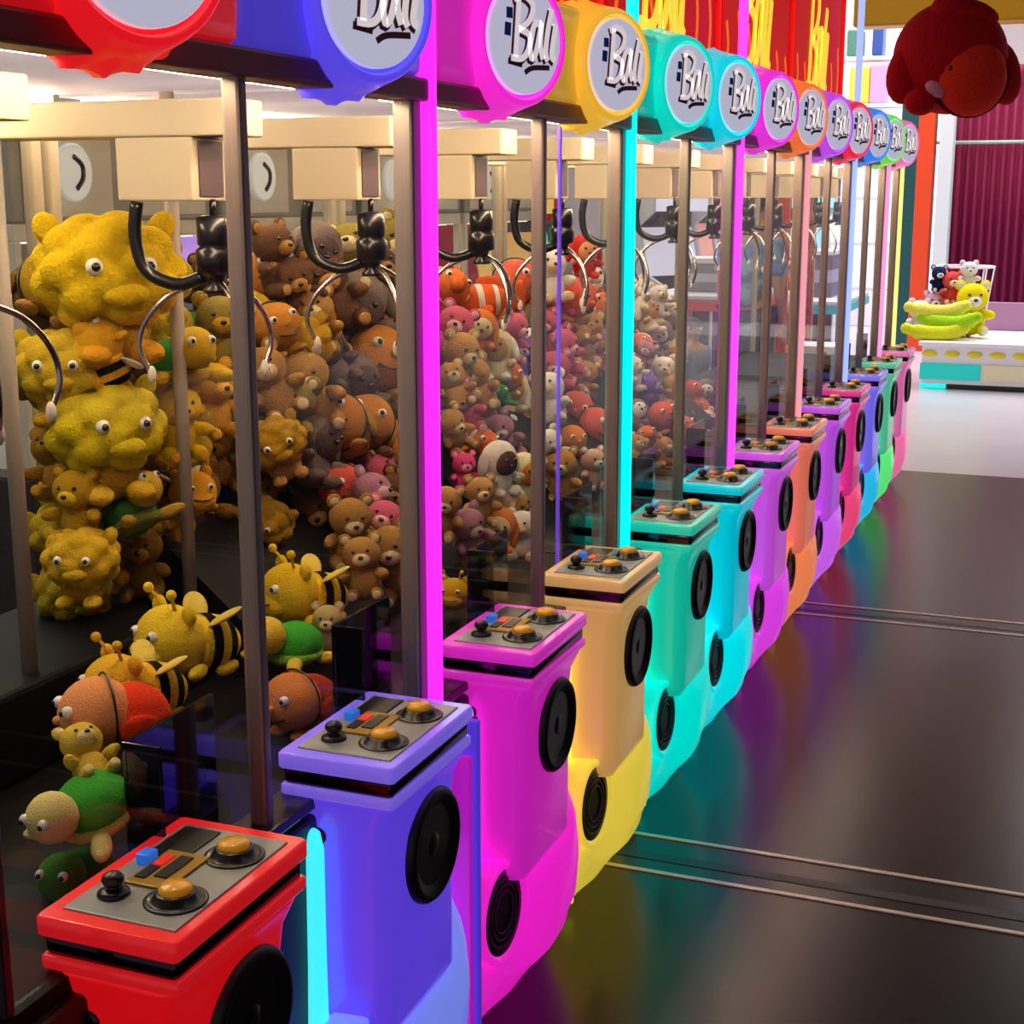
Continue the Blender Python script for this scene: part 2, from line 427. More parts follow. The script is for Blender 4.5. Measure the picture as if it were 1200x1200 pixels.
        a = Vector((cos(R(21)), -sin(R(21)), 0)); ux = Vector((sin(R(21)), cos(R(21)), 0)); vz = Vector((0, 0, 1))
        c = Vector((-1.065, yc + .0, 2.047))
        mb_ = mat('badge_ring', bad, .3, emit=.75, coat=.4)
        pr = [(-.125, .146), (-.10, .148), (-.085, .143), (-.04, .133), (-.010, .126), (.0, .120), (.002, .114), (-.002, .111), (-.012, .109)]
        bd = P('badge', MB().lathe(pr, c, a, 96, fn=lambda kk, t: 1 + (.045 * max(0, cos(20 * t)) if kk in (0, 1) else .02 * cos(20 * t) if kk == 2 else 0)), mb_)
        P('badge_gap_shade', MB().lathe([(-.013, .1085), (-.0125, .1085)], c, a, 48), m_black, bd)  # black ring painting the shade in the gap round the disc
        P('badge_disc', MB().lathe([(-.012, .103), (-.001, .103), (.002, .100), (.001, .095), (.0, .092)], c, a, 48), m_disc, bd)
        o = c + a * .0006
        bl = MB()
        for stp in GLYPH: bl.stroke(stp, .17, o - ux * .004 - vz * .004, ux, vz, .001, .1)
        bl.stroke([(-.5, -.42), (-.1, -.47)], .12, o, ux, vz, .001, .1); bl.stroke(UNDER, .1, o, ux, vz, .001, .1)
        P('badge_shadow_lettering', bl, m_ink, bd)
        bl = MB()
        for stp in GLYPH: bl.stroke(stp, .125, o + a * .001, ux, vz, .0012, .1)
        P('badge_lettering', bl, m_script, bd)
        bl = MB()
        bl.stroke([(-.46, .56), (-.46, .36)], .17, o, ux, vz, .001, .1); bl.stroke([(-.5, .28), (-.52, .04)], .17, o, ux, vz, .001, .1)
        P('badge_mark', bl, m_inkb, bd)
        # gantry, carriage and claw inside
        cy = .42 + .62 * j
        P('gantry_beam', MB().box((-1.97, cy - .06, 1.852), (-1.395, cy + .05, 1.915), .004), m_cream)
        b = MB(); b.box((-1.632, cy - .06, 1.742), (-1.475, cy + .05, 1.851), .003); b.mi = 1; b.box((-1.4755, cy - .04, 1.75), (-1.472, cy + .035, 1.845))
        P('claw_carriage', b, [m_cream, m_creamd])
        b = MB(); mx, my = -1.475, cy
        b.cyl((mx, my, 1.715), (mx, my, 1.745), .006); b.lathe([(0, .018), (.004, .03), (.05, .03), (.055, .026), (.062, .034), (.1, .034), (.105, .02), (.125, .014), (.13, .022), (.137, .022)], (mx, my, 1.717), (0, 0, -1), 20)
        cl = P('claw', b, m_claw)
        for a3 in (200, 320, 80):
            d = Vector((cos(R(a3)), sin(R(a3)), 0)); o3 = Vector((mx, my, 0))
            def q3(r, z): return o3 + d * r + Vector((0, 0, z))
            if a3 == 200:
                P('claw_arm', MB().tube(smooth_path([tuple(q3(.135, 1.74)), tuple(q3(.142, 1.68)), tuple(q3(.125, 1.62)), tuple(q3(.07, 1.595)), tuple(q3(.02, 1.61))], 4), .012, 10), m_claw, cl)
            b = MB(); b.tube(smooth_path([tuple(q3(.025, 1.60)), tuple(q3(.085, 1.575)), tuple(q3(.13, 1.53)), tuple(q3(.145, 1.48)), tuple(q3(.125, 1.435))], 5), .005, 8)
            b.mi = 1; b.ball(tuple(q3(.124, 1.432)), (.008, .008, .016))
            P('prong', b, [m_chrome, m_tip], cl)
        # chute wall by the glass
        c0 = .375 + .62 * j
        b = MB(); b.box((-1.235, c0, .78), (-1.228, c0 + .225, .995), .001); b.box((-1.228, c0, .78), (-1.172, c0 + .007, .995), .001)
        P('prize_chute', b, m_chute)
    # what carries the toys
    if m == 0:
        P('display_riser', MB().box((-1.98, .03, .78), (-1.63, W - .03, .94), .01), m_deck)
        for yy in (.72, 1.215): P('display_post', MB().cyl((-1.68, yy, .94), (-1.68, yy, 1.945), .014), m_white)
    elif m < 4:
        rings = [[(-1.98, y, .78), (-1.48, y, .78), (-1.50, y, .81), (-1.80, y, 1.06), (-1.93, y, 1.2), (-1.98, y, 1.2)] for y in (.03, W - .03)]
        P('display_riser', MB().loft(rings, smooth=False), m_deck)
    return root
for m in range(7): make_machine(m)

# ------------------------------------------------------------------ plush toys
PCACHE = {}
BLK, WHT = '#0c0a0a', '#f4f0ea'
def plush_parts(kind, c1, c2, c3):
    """list of (name, MB builder fn, colours); unit height about 1, facing -Y"""
    A, B_, C_ = plush(c1), plush(c2), plush(c3); K = mat('bead_eye', BLK, .2, coat=.5); Wm = mat('eye_white', WHT, .3)
    L = []
    def add(n, fn, *ms):
        b = MB(); fn(b); L.append((n, b, ms))
    def eyes(x, y, z, r, white=True):
        for s in (-1, 1):
            def fe(b, s=s):
                if white:
                    b.ball((s * x, y, z), r); b.mi = 1; b.ball((s * x, y - r * .75, z), r * .55, u=10, v=8)
                else: b.ball((s * x, y, z), r, u=10, v=8)
            add('eye', fe, *((Wm, K) if white else (K,)))
    def pair(n, fn, *ms):
        for s in (-1, 1): add(n, lambda b, s=s: fn(b, s), *ms)
    if kind == 'bear':
        add('body', lambda b: b.ball((0, 0, .27), (.25, .21, .28)), A)
        add('head', lambda b: b.ball((0, -.05, .68), (.29, .26, .26)), A)
        add('muzzle', lambda b: (b.ball((0, -.27, .62), (.13, .1, .1)), setattr(b, 'mi', 1), b.ball((0, -.365, .65), (.04, .025, .03), u=10, v=8)), B_, K)
        pair('ear', lambda b, s: (b.ball((s * .22, 0, .9), (.1, .05, .1)), setattr(b, 'mi', 1), b.ball((s * .22, -.03, .9), (.065, .035, .065))), A, B_)
        pair('arm', lambda b, s: b.ball((s * .26, -.12, .38), (.09, .2, .09), (0, 0, s * .5)), A)
        pair('leg', lambda b, s: (b.ball((s * .18, -.2, .1), (.1, .2, .1)), setattr(b, 'mi', 1), b.ball((s * .18, -.375, .1), (.07, .03, .07))), A, B_)
        eyes(.1, -.27, .74, .03, False)
    elif kind == 'bumpy':
        LD = []
        for i in range(28):
            zz = 1 - 2 * (i + .5) / 28; rr0 = (1 - zz * zz) ** .5; LD.append(Vector((rr0 * cos(2.4 * i), rr0 * sin(2.4 * i), zz)))
        def bump(p):
            q = max(0, (max(p.normalized().dot(d) for d in LD) - .935) / .065)
            return .86 + .19 * min(1, q) ** .55
        add('body', lambda b: b.ball((0, .02, .2), (.26, .24, .22)), B_)
        add('head', lambda b: b.ball((0, 0, .58), (.48, .40, .39), u=56, v=36, fn=bump), A)
        add('snout', lambda b: b.ball((.02, -.36, .46), (.15, .09, .08)), A)
        eyes(.17, -.36, .64, .055)
        pair('foot', lambda b, s: b.ball((s * .17, -.2, .08), (.11, .17, .08)), C_)
        pair('ear', lambda b, s: b.ball((s * .36, .02, .86), (.09, .06, .12), (0, s * .5, 0)), A)
    elif kind == 'bee':
        add('head', lambda b: b.ball((0, -.12, .42), (.36, .32, .34), u=24, v=16), A)
        add('muzzle', lambda b: b.ball((0, -.36, .33), (.24, .14, .15)), A)
        add('mouth', lambda b: b.tube([(-.16, -.46, .38), (-.06, -.505, .36), (.06, -.505, .36), (.16, -.46, .38)], .012, 6), K)
        def bod(b):
            pr = [(0, .26), (.08, .28), (.08, .285), (.18, .29), (.18, .285), (.28, .27), (.28, .265), (.38, .22), (.38, .215), (.47, .13), (.52, .03)]
            for i in range(0, len(pr) - 1):
                b.mi = 1 if i in (2, 3, 6, 7) else 0
                b.lathe(pr[i:i + 2], (0, .1, .34), (0, 1, -.15), 20, cap=(i in (0, len(pr) - 2)))
        add('body', bod, A, plush(BLK))
        pair('wing', lambda b, s: b.ball((s * .26, .32, .62), (.2, .12, .03), (s * .2, -s * .5, s * .5)), B_)
        pair('antenna', lambda b, s: (b.tube([(s * .12, -.12, .72), (s * .15, -.16, .84), (s * .2, -.2, .9)], .018, 6), b.ball((s * .2, -.2, .91), .05, u=10, v=8)), A)
        pair('ear', lambda b, s: b.ball((s * .26, -.06, .7), (.09, .06, .1)), A)
        eyes(.15, -.38, .54, .05)
        pair('arm', lambda b, s: b.ball((s * .3, -.02, .16), (.07, .16, .07), (0, .3, s * .6)), A)
        pair('leg', lambda b, s: b.ball((s * .2, .36, .1), (.07, .16, .07), (0, 0, s * .4)), A)
    elif kind == 'turtle':
        add('shell', lambda b: b.ball((0, .1, .3), (.36, .36, .28)), B_)
        add('body', lambda b: b.ball((0, .08, .18), (.38, .38, .14)), C_)
        add('head', lambda b: b.ball((0, -.34, .5), (.24, .24, .24)), A)
        eyes(.12, -.52, .6, .05)
        pair('arm', lambda b, s: b.ball((s * .36, -.22, .16), (.1, .22, .08), (0, 0, s * .8)), A)
        pair('leg', lambda b, s: b.ball((s * .34, .36, .12), (.1, .18, .08), (0, 0, -s * .7)), A)
    elif kind == 'bird':
        add('body', lambda b: b.ball((.0, .22, .36), (.36, .36, .35), u=24, v=16), B_)
        add('head', lambda b: b.ball((0, -.12, .46), (.38, .36, .36), u=24, v=16), A)
        add('seam', lambda b: b.torus((0, -.02, .46), (0, 1, 0), .385, .012, 32, 6), K)
        add('mouth', lambda b: b.tube(smooth_path([(-.18, -.43, .34), (0, -.49, .28), (.18, -.43, .34)], 4), .014, 6), K)
        add('nose', lambda b: b.ball((0, -.48, .46), (.06, .05, .045)), C_)
        eyes(.17, -.42, .58, .06)
        pair('foot', lambda b, s: b.ball((s * .18, -.16, .06), (.12, .16, .06)), C_)
        pair('wing', lambda b, s: b.ball((s * .38, .2, .36), (.06, .2, .16)), B_)
    elif kind == 'fish':
        def bod(b):
            pr = [(-.5, .03), (-.45, .14), (-.32, .24), (-.18, .28), (-.18, .285), (-.08, .285), (-.08, .28), (.1, .26), (.1, .262), (.18, .235), (.18, .23), (.35, .12), (.42, .05)]
            for i in range(len(pr) - 1):
                b.mi = 1 if i in (3, 4, 5, 7, 8) else 0
                b.lathe(pr[i:i + 2], (0, 0, .36), (0, 1, .1), 20, cap=(i in (0, len(pr) - 2)))
        add('body', bod, A, B_)
        add('tail', lambda b: (b.ball((0, .52, .5), (.03, .12, .16), (.5, 0, 0)), b.ball((0, .52, .32), (.03, .12, .14), (-.5, 0, 0))), A)
        add('dorsal_fin', lambda b: b.ball((0, .02, .66), (.03, .2, .1)), A)
        pair('fin', lambda b, s: b.ball((s * .3, -.05, .26), (.12, .1, .03), (0, s * .6, 0)), A)
        eyes(.17, -.36, .44, .055)
    elif kind == 'hood':
        add('body', lambda b: b.ball((0, .02, .26), (.26, .23, .26)), A)
        add('head', lambda b: b.ball((0, 0, .66), (.34, .3, .33), u=20, v=14), A)
        add('face', lambda b: b.ball((0, -.16, .62), (.24, .2, .24), u=20, v=14), B_)
        add('nose', lambda b: b.ball((0, -.36, .58), (.05, .04, .035), u=10, v=8), K)
        eyes(.1, -.33, .68, .035, False)
        pair('ear', lambda b, s: b.ball((s * .33, .02, .6), (.08, .14, .24), (0, -s * .25, 0)), C_)
        pair('arm', lambda b, s: b.ball((s * .26, -.14, .34), (.08, .18, .08), (0, 0, s * .5)), A)
        pair('foot', lambda b, s: b.ball((s * .16, -.22, .09), (.1, .17, .09)), C_)
    out = []
    for n, b, ms in L:
        bmesh.ops.translate(b.bm, verts=b.bm.verts, vec=(0, 0, -.5))
        bmesh.ops.recalc_face_normals(b.bm, faces=b.bm.faces)
        me = bpy.data.meshes.new(n); b.bm.to_mesh(me); b.bm.free()
        for q in ms: me.materials.append(q)
        out.append((n, me))
    return out
KIND_WORD = {'bear': 'teddy bear', 'bumpy': 'knobbly-headed', 'bee': 'striped bee', 'turtle': 'turtle', 'bird': 'round bird', 'fish': 'fish', 'hood': 'floppy-eared dog'}
TOYS = []
def toy(kind, cols, loc, size, rz=35, rx=0, label=None, cname='', ry=0):
    key = (kind,) + cols
    if key not in PCACHE: PCACHE[key] = plush_parts(kind, *cols)
    o = bpy.data.objects.new('plush_' + {'bumpy': 'monster', 'hood': 'dog'}.get(kind, kind), None); col.objects.link(o); o.empty_display_size = .05
    o.location = loc; o.rotation_euler = (R(rx), R(ry), R(rz)); o.scale = (size,) * 3
    o['category'] = 'plush toy'
    for n, me in PCACHE[key]:
        link(n, me, o)
    if label: o['label'] = label
    TOYS.append((o, kind, cname, label))
    return o
YEL, YEL2, MUS, GRN, ORG, RED = '#e2c018', '#d8b428', '#b08a1c', '#2f8a2a', '#e08a3c', '#d8321c'
TAN, BRN, CRM, PNK, WHI, PUR, GRY, OLV = '#b98a4c', '#5a3a24', '#e0cca0', '#d8648c', '#ece6de', '#7858b8', '#80747c', '#8c7c34'
def tp(kind, cols, px, py, X, dpx, **k):
    p = on_x(px, py, X); d = (p - Vector((0, 0, HC))).length
    return toy(kind, cols, p, dpx * d / F, **k)
# the front row of toys in the nearest machine
tp('bee', ('#f6d034', '#e8d060', YEL), 212, 738, -1.50, 122, rz=-25, label='yellow striped bee plush sitting alone before the black riser, left of the mid post')
tp('bee', ('#e8b830', '#e8d060', YEL), 150, 795, -1.43, 118, rz=-25, label='mustard striped bee plush behind the orange-faced bird at lower left')
tp('bird', ('#f4a068', '#f04020', '#e8a070'), 128, 830, -1.36, 118, rz=-40, label='orange-faced bird plush with bright red body, lower left beside the chute')
tp('turtle', ('#f0e090', '#40a838', '#e8d060'), 92, 930, -1.29, 120, rz=-10, rx=20, label='green turtle plush with pale yellow limbs against the glass at lower left')
tp('bee', ('#ffd028', '#f0d860', YEL), 350, 685, -1.50, 104, rz=-30, label='bright yellow striped bee plush just right of the mid post, above the green turtle')
tp('turtle', ('#f0d048', '#40b038', '#98d048'), 338, 738, -1.42, 92, rz=-20, label='green turtle plush just right of the mid post, under the yellow bee')
tp('bird', ('#d88848', '#a83418', ORG), 350, 815, -1.30, 92, rz=-15, label='orange round-headed bird plush at the bottom behind the blue-violet console')
tp('bear', ('#c8b878', '#e8d8a8', '#c8b878'), 385, 735, -1.40, 62, rz=20, label='small cream bear plush beside the second chute behind the blue-violet console')
tp('bear', ('#e8c84c', '#f0dc90', '#e8c84c'), 100, 885, -1.33, 84, rz=60, rx=-50, label='pale yellow bear plush on its back between the green turtle and the orange-faced bird')
tp('turtle', ('#4a8a30', '#1c5a24', '#2c6a28'), 92, 1010, -1.31, 110, rz=10, label='dark green turtle plush lowest at the left, behind the red console')
# the tall heap behind the red console
tp('bumpy', (YEL, MUS, '#d89c20'), 128, 335, -1.74, 172, rz=50, label='large yellow knobbly-headed plush with white eyes, on top of the heap')
tp('bumpy', ('#d8c420', MUS, '#e0b830'), 124, 512, -1.74, 142, rz=60, label='yellow-green knobbly-headed plush in the middle of the yellow heap')
tp('bear', (YEL, '#e0a828', YEL), 208, 492, -1.72, 92, rz=55, label='yellow bear plush in mid heap, right of the yellow-green knobbly-headed one')
tp('bear', ('#dca824', '#e8b83c', YEL), 248, 466, -1.80, 92, rz=65, label='golden bear plush at the right edge of the yellow heap beside the mid post')
tp('turtle', (YEL2, GRN, '#c8b040'), 212, 405, -1.72, 100, rz=60, label='green-shelled turtle plush under the claw prongs of the nearest machine')
tp('bee', ('#dca420', WHI, YEL), 128, 405, -1.72, 84, rz=-50, rx=-60, label='golden bee plush lying legs up below the big knobbly-headed one')
tp('bear', (OLV, MUS, OLV), 258, 390, -1.82, 96, rz=40, label='olive bear plush high in the heap just left of the mid post')
tp('bumpy', (YEL2, MUS, YEL2), 96, 662, -1.74, 92, rz=20, label='yellow knobbly-headed plush lying on the black riser at the left')
tp('turtle', ('#c8a838', '#3a7a30', '#7a8a34'), 150, 585, -1.73, 88, rz=80, rx=-30, label='dull green turtle plush hanging low in the heap, left of the display post')
tp('bear', (MUS, YEL2, MUS), 92, 590, -1.76, 90, rz=10, label='mustard bear plush low at the left edge of the heap')
tp('bee', ('#e0a420', WHI, YEL), 222, 570, -1.74, 76, rz=60, label='golden striped bee plush low in the heap beside the display post')
tp('bear', ('#8a6420', MUS, '#8a6420'), 165, 655, -1.78, 90, rz=30, label='brown-gold bear plush at the foot of the heap on the riser')
tp('bear', (BRN, '#7a5430', BRN), 150, 452, -1.82, 92, rz=30, label='dark brown bear plush sunk between the two big knobbly-headed ones')
tp('bear', ('#4a3020', '#6a4a2c', BRN), 215, 625, -1.84, 96, rz=10, label='dark brown bear plush at the bottom of the heap behind the display post')
tp('bumpy', ('#c8ac28', MUS, MUS), 72, 440, -1.80, 110, rz=30, label='yellow knobbly-headed plush cut off at the left edge of the heap')
tp('bear', ('#5e3c26', '#7a5430', BRN), 272, 545, -1.86, 92, rz=30, label='brown bear plush at the right edge of the heap behind the mid post')
# marked toys behind the hot pink console
tp('fish', ('#e0602c', WHI, ORG), 570, 342, -1.78, 72, rz=-55, label='orange and white fish plush near the top, left of the second mid post')
tp('hood', (WHI, '#5a3c3c', '#d8d0d0'), 585, 548, -1.46, 66, rz=60, label='white floppy-eared dog plush with dark face, on the pile behind the pink console')
tp('hood', ('#e8deb0', '#c87a20', CRM), 613, 560, -1.46, 62, rz=60, label='cream floppy-eared dog plush with orange face, beside the second mid post')
tp('bear', (CRM, WHI, CRM), 612, 350, -1.86, 62, rz=30, label='cream bear plush beside the orange fish at the second mid post')
tp('turtle', (GRN, '#3a9a44', GRN), 585, 458, -1.70, 40, rz=30, label='small green turtle plush in the middle of the pink heap')
tp('bird', ('#e07028', '#c84820', YEL), 592, 438, -1.74, 50, rz=50, label='orange round bird plush just above the small green turtle')
tp('bear', ('#e84c98', '#f0a0c0', PNK), 543, 552, -1.55, 50, rz=40, label='bright pink bear plush left of the white floppy-eared dog')
tp('bee', ('#e0b020', WHI, YEL), 533, 690, -1.33, 56, rz=10, label='yellow bee plush at the bottom corner behind the hot pink console')
tp('bear', ('#b89058', CRM, TAN), 562, 585, -1.42, 62, rz=40, label='tan bear plush on the front of the pile behind the pink console')
tp('hood', ('#c83024', '#e8a060', RED), 685, 300, -1.84, 52, rz=40, label='red floppy-eared dog plush high behind the yellow console')
tp('bird', ('#e08830', '#d8a040', ORG), 668, 512, -1.62, 46, rz=50, label='orange round bird plush behind the yellow console, beside the corner post')
tp('bear', ('#dcae9c', WHI, '#dcae9c'), 694, 548, -1.50, 52, rz=50, label='pale rose bear plush behind the yellow console, above the teal reflection')
# the rest of the heaps: (x range, y range, step, X at top, X at bottom, palette, console)
def fill(x0, x1, y0, y1, st, Xt, Xb, pal, place, size, skip=()):
    rnd = random.Random(int(x0 * 7 + y0))
    y = y0; row = 0
    while y <= y1:
        x = x0 + (st * .5 if row % 2 else 0)
        while x <= x1:
            px, py = x + rnd.uniform(-.2, .2) * st, y + rnd.uniform(-.15, .15) * st
            t = (y - y0) / max(1, y1 - y0)
            kind, cn, c = rnd.choice(pal)
            rz, rx, ry = rnd.uniform(0, 80), rnd.uniform(-25, 15), rnd.uniform(-30, 30)
            s = size * 1.45 * rnd.uniform(.85, 1.2)
            if not any(abs(px - a) < r and abs(py - b_) < r for a, b_, r in skip):
                X = Xt + (Xb - Xt) * t + rnd.uniform(-.02, .02)
                o = tp(kind, c, px, py, X, s, rz=rz, rx=rx, ry=ry, cname=cn)
                TOYS[-1] = TOYS[-1] + (place, px)
            x += st
        y += st * .82; row += 1
b3 = lambda a, b_, c=None: (a, b_, c or a)
pal_brown = [('bear', 'tan', b3('#a88040', CRM)), ('bear', 'brown', b3('#6a4a34', TAN)), ('hood', 'grey-brown', b3('#7a6a64', '#5a4a48')), ('bumpy', 'mustard', (MUS, TAN, TAN)), ('bear', 'olive', b3(OLV, CRM)), ('bird', 'amber', ('#c08030', MUS, TAN))]
pal_pink = [('bear', 'rose', b3('#c85c7c', '#e8b0b8')), ('fish', 'orange', ('#e07030', WHI, ORG)), ('bear', 'mauve', b3('#a8788c', '#d0b0b8')), ('bird', 'coral', ('#d8604c', '#c04848', ORG)), ('hood', 'cream', (CRM, TAN, WHI)), ('bear', 'purple', b3(PUR, '#b0a0d8')), ('bear', 'tan', b3(TAN, CRM)), ('hood', 'orange', ('#e0803c', CRM, ORG))]
pal_mix = [('bear', 'white', b3(WHI, CRM)), ('bear', 'mauve', b3('#a8788c', '#d0b0b8')), ('hood', 'grey', (GRY, WHI, GRY)), ('bird', 'coral', ('#d8604c', '#c04848', ORG)), ('bear', 'tan', b3(TAN, CRM)), ('bear', 'rose', b3('#c85c7c', '#e8b0b8'))]
fill(322, 478, 300, 560, 46, -1.84, -1.68, pal_brown, 'blue-violet', 62)
fill(405, 470, 560, 672, 40, -1.66, -1.40, pal_pink[:4] + pal_brown[:2], 'blue-violet', 56, skip=[(385, 735, 30)])
fill(524, 612, 330, 530, 36, -1.86, -1.62, pal_pink, 'hot pink', 46, skip=[(570, 342, 26), (592, 438, 20), (585, 458, 18), (612, 350, 20)])
fill(526, 618, 545, 640, 34, -1.56, -1.36, pal_pink[2:] + pal_mix[:2], 'hot pink', 46, skip=[(585, 548, 24), (613, 560, 22), (543, 552, 18), (562, 585, 20)])
fill(645, 708, 318, 470, 38, -1.9, -1.74, pal_mix + pal_pink[:3], 'yellow', 40)
fill(645, 708, 470, 575, 34, -1.70, -1.46, pal_mix, 'yellow', 40, skip=[(668, 512, 20), (694, 548, 22)])
fill(746, 790, 350, 545, 27, -1.80, -1.42, pal_pink + pal_mix[:4], 'teal', 30)
fill(806, 838, 460, 530, 22, -1.70, -1.48, pal_mix, 'cyan', 24)
pal_gold = [('bear', 'golden-brown', b3('#9a7028', MUS)), ('bumpy', 'olive-yellow', ('#b8a024', MUS, MUS)), ('bear', 'dark brown', b3('#4a3020', '#7a5430')), ('bird', 'mustard', ('#c09a24', '#7a5a20', TAN)), ('turtle', 'green-backed', ('#c8b038', '#3a7a30', OLV))]
fill(66, 290, 330, 690, 62, -1.90, -1.84, pal_gold, 'red', 66)
fill(318, 480, 330, 640, 58, -1.88, -1.74, pal_brown, 'blue-violet', 56)
fill(520, 616, 350, 640, 46, -1.90, -1.72, pal_pink + pal_brown[:2], 'hot pink', 44)
fill(640, 708, 330, 600, 42, -1.92, -1.72, pal_mix + pal_pink[:4], 'yellow', 42)
fill(744, 792, 360, 560, 34, -1.88, -1.66, pal_pink + pal_mix[:4], 'teal', 34)
ORD = ['', 'second ', 'third ', 'fourth ', 'fifth ', 'sixth ', 'seventh ', 'eighth ', 'ninth ', 'tenth ']
groups = {}
for t in TOYS:
    if len(t) == 6: groups.setdefault((t[4], t[2], t[1]), []).append(t)
for (place, cn, kind), L in groups.items():
    L.sort(key=lambda t: t[5])
    for i, t in enumerate(L):
        if len(L) == 1: s = 'the only %s %s plush heaped behind the %s console' % (cn, KIND_WORD[kind], place)
        elif i == 0: s = '%s %s plush behind the %s console, leftmost such toy there' % (cn, KIND_WORD[kind], place)
        elif i == len(L) - 1: s = '%s %s plush behind the %s console, rightmost such toy there' % (cn, KIND_WORD[kind], place)
        else: s = '%s %s plush behind the %s console, %sfrom the left of its kind' % (cn, KIND_WORD[kind], place, ORD[i])
        t[0]['label'] = s; t[0]['group'] = 'plush toys heaped behind the %s console' % place
for t in TOYS:
    if len(t) == 4: t[0]['group'] = 'plush toys in the claw machines'

# ------------------------------------------------------------------ second row of machines behind
def back_machine(i, y, label):
    root = thing('claw_machine', label, 'claw machine', (-3.75, y, 0), 0, 'grey claw machines of the row behind')
    mg = mat('grey_shell', '#9a9894', .5); mw = mat('white_shell', '#dcd8cc', .5); md = mat('dark_plinth', '#3a3236', .5)
    b = lambda n, bb, mm, p=root: bb.build(n, mm, p)
    b('base_cabinet', MB().box((-.4, -.6, 0), (.4, .6, .8), .01), md)
    b('deck', MB().box((-.4, -.6, .8), (.4, .6, .83)), mg)
    for sx in (-.385, .385):
        for sy in (-.585, 0, .585): b('post', MB().box((sx - .018, sy - .018, .83), (sx + .018, sy + .018, 1.6), .004), mw)
    b('roof_panel', MB().box((-.4, -.6, 1.6), (.4, .6, 1.66), .006), mw)
    b('roof_light', MB().box((-.34, -.54, 1.592), (.34, .54, 1.6)), mat('back_row_light', '#f4efe0', .6, emit=1.6, ec='#ffefcc'))
    hd = b('header', MB().box((-.38, -.6, 1.66), (.4, .6, 2.0), .01), mg)
    for yy in (-.3, .3):
        b('louvre_panel', MB().box((.4, yy - .24, 1.68), (.408, yy + .24, 1.96), .003), mw, hd)
        b('badge', MB().lathe([(0, .1), (.02, .1), (.025, .092)], (.408, yy, 1.83), (1, 0, 0), 28), mat('pale_badge', '#e4e6e4', .4, emit=.3), hd)
        b('badge_mark', MB().tube(smooth_path([(.436, yy - .01, 1.885), (.436, yy + .035, 1.855), (.436, yy + .035, 1.81), (.436, yy, 1.775)], 4), .009), m_black, hd)
    for yy in (-.29, .29): b('glass_pane', MB().box((.388, yy - .27, .84), (.393, yy + .27, 1.59)), m_glass)
for i, y in enumerate((4.6, 5.86, 7.12, 8.38)):
    back_machine(i, y, 'grey claw machine with pale round badges, %s of the row behind' % ['leftmost', 'second from the left', 'third from the left', 'rightmost'][i])
rnd = random.Random(3)
bp = [('bear', 'yellow', (YEL, CRM, YEL)), ('bear', 'tan', (TAN, CRM, TAN)), ('bear', 'brown', (BRN, TAN, BRN)), ('bear', 'pink', (PNK, WHI, PNK))]
for i, y in enumerate((4.6, 5.86)):
    for q in range(4):
        kind, cn, c = bp[q]
        o = toy(kind, c, (-3.48 - .0, y - .42 + .28 * q, .83 + .15), .30, rz=70, cname=cn, label='%s bear plush inside the %s grey claw machine of the back row' % (cn, ['leftmost', 'second'][i]))
        o['group'] = 'bears in the back row of machines'

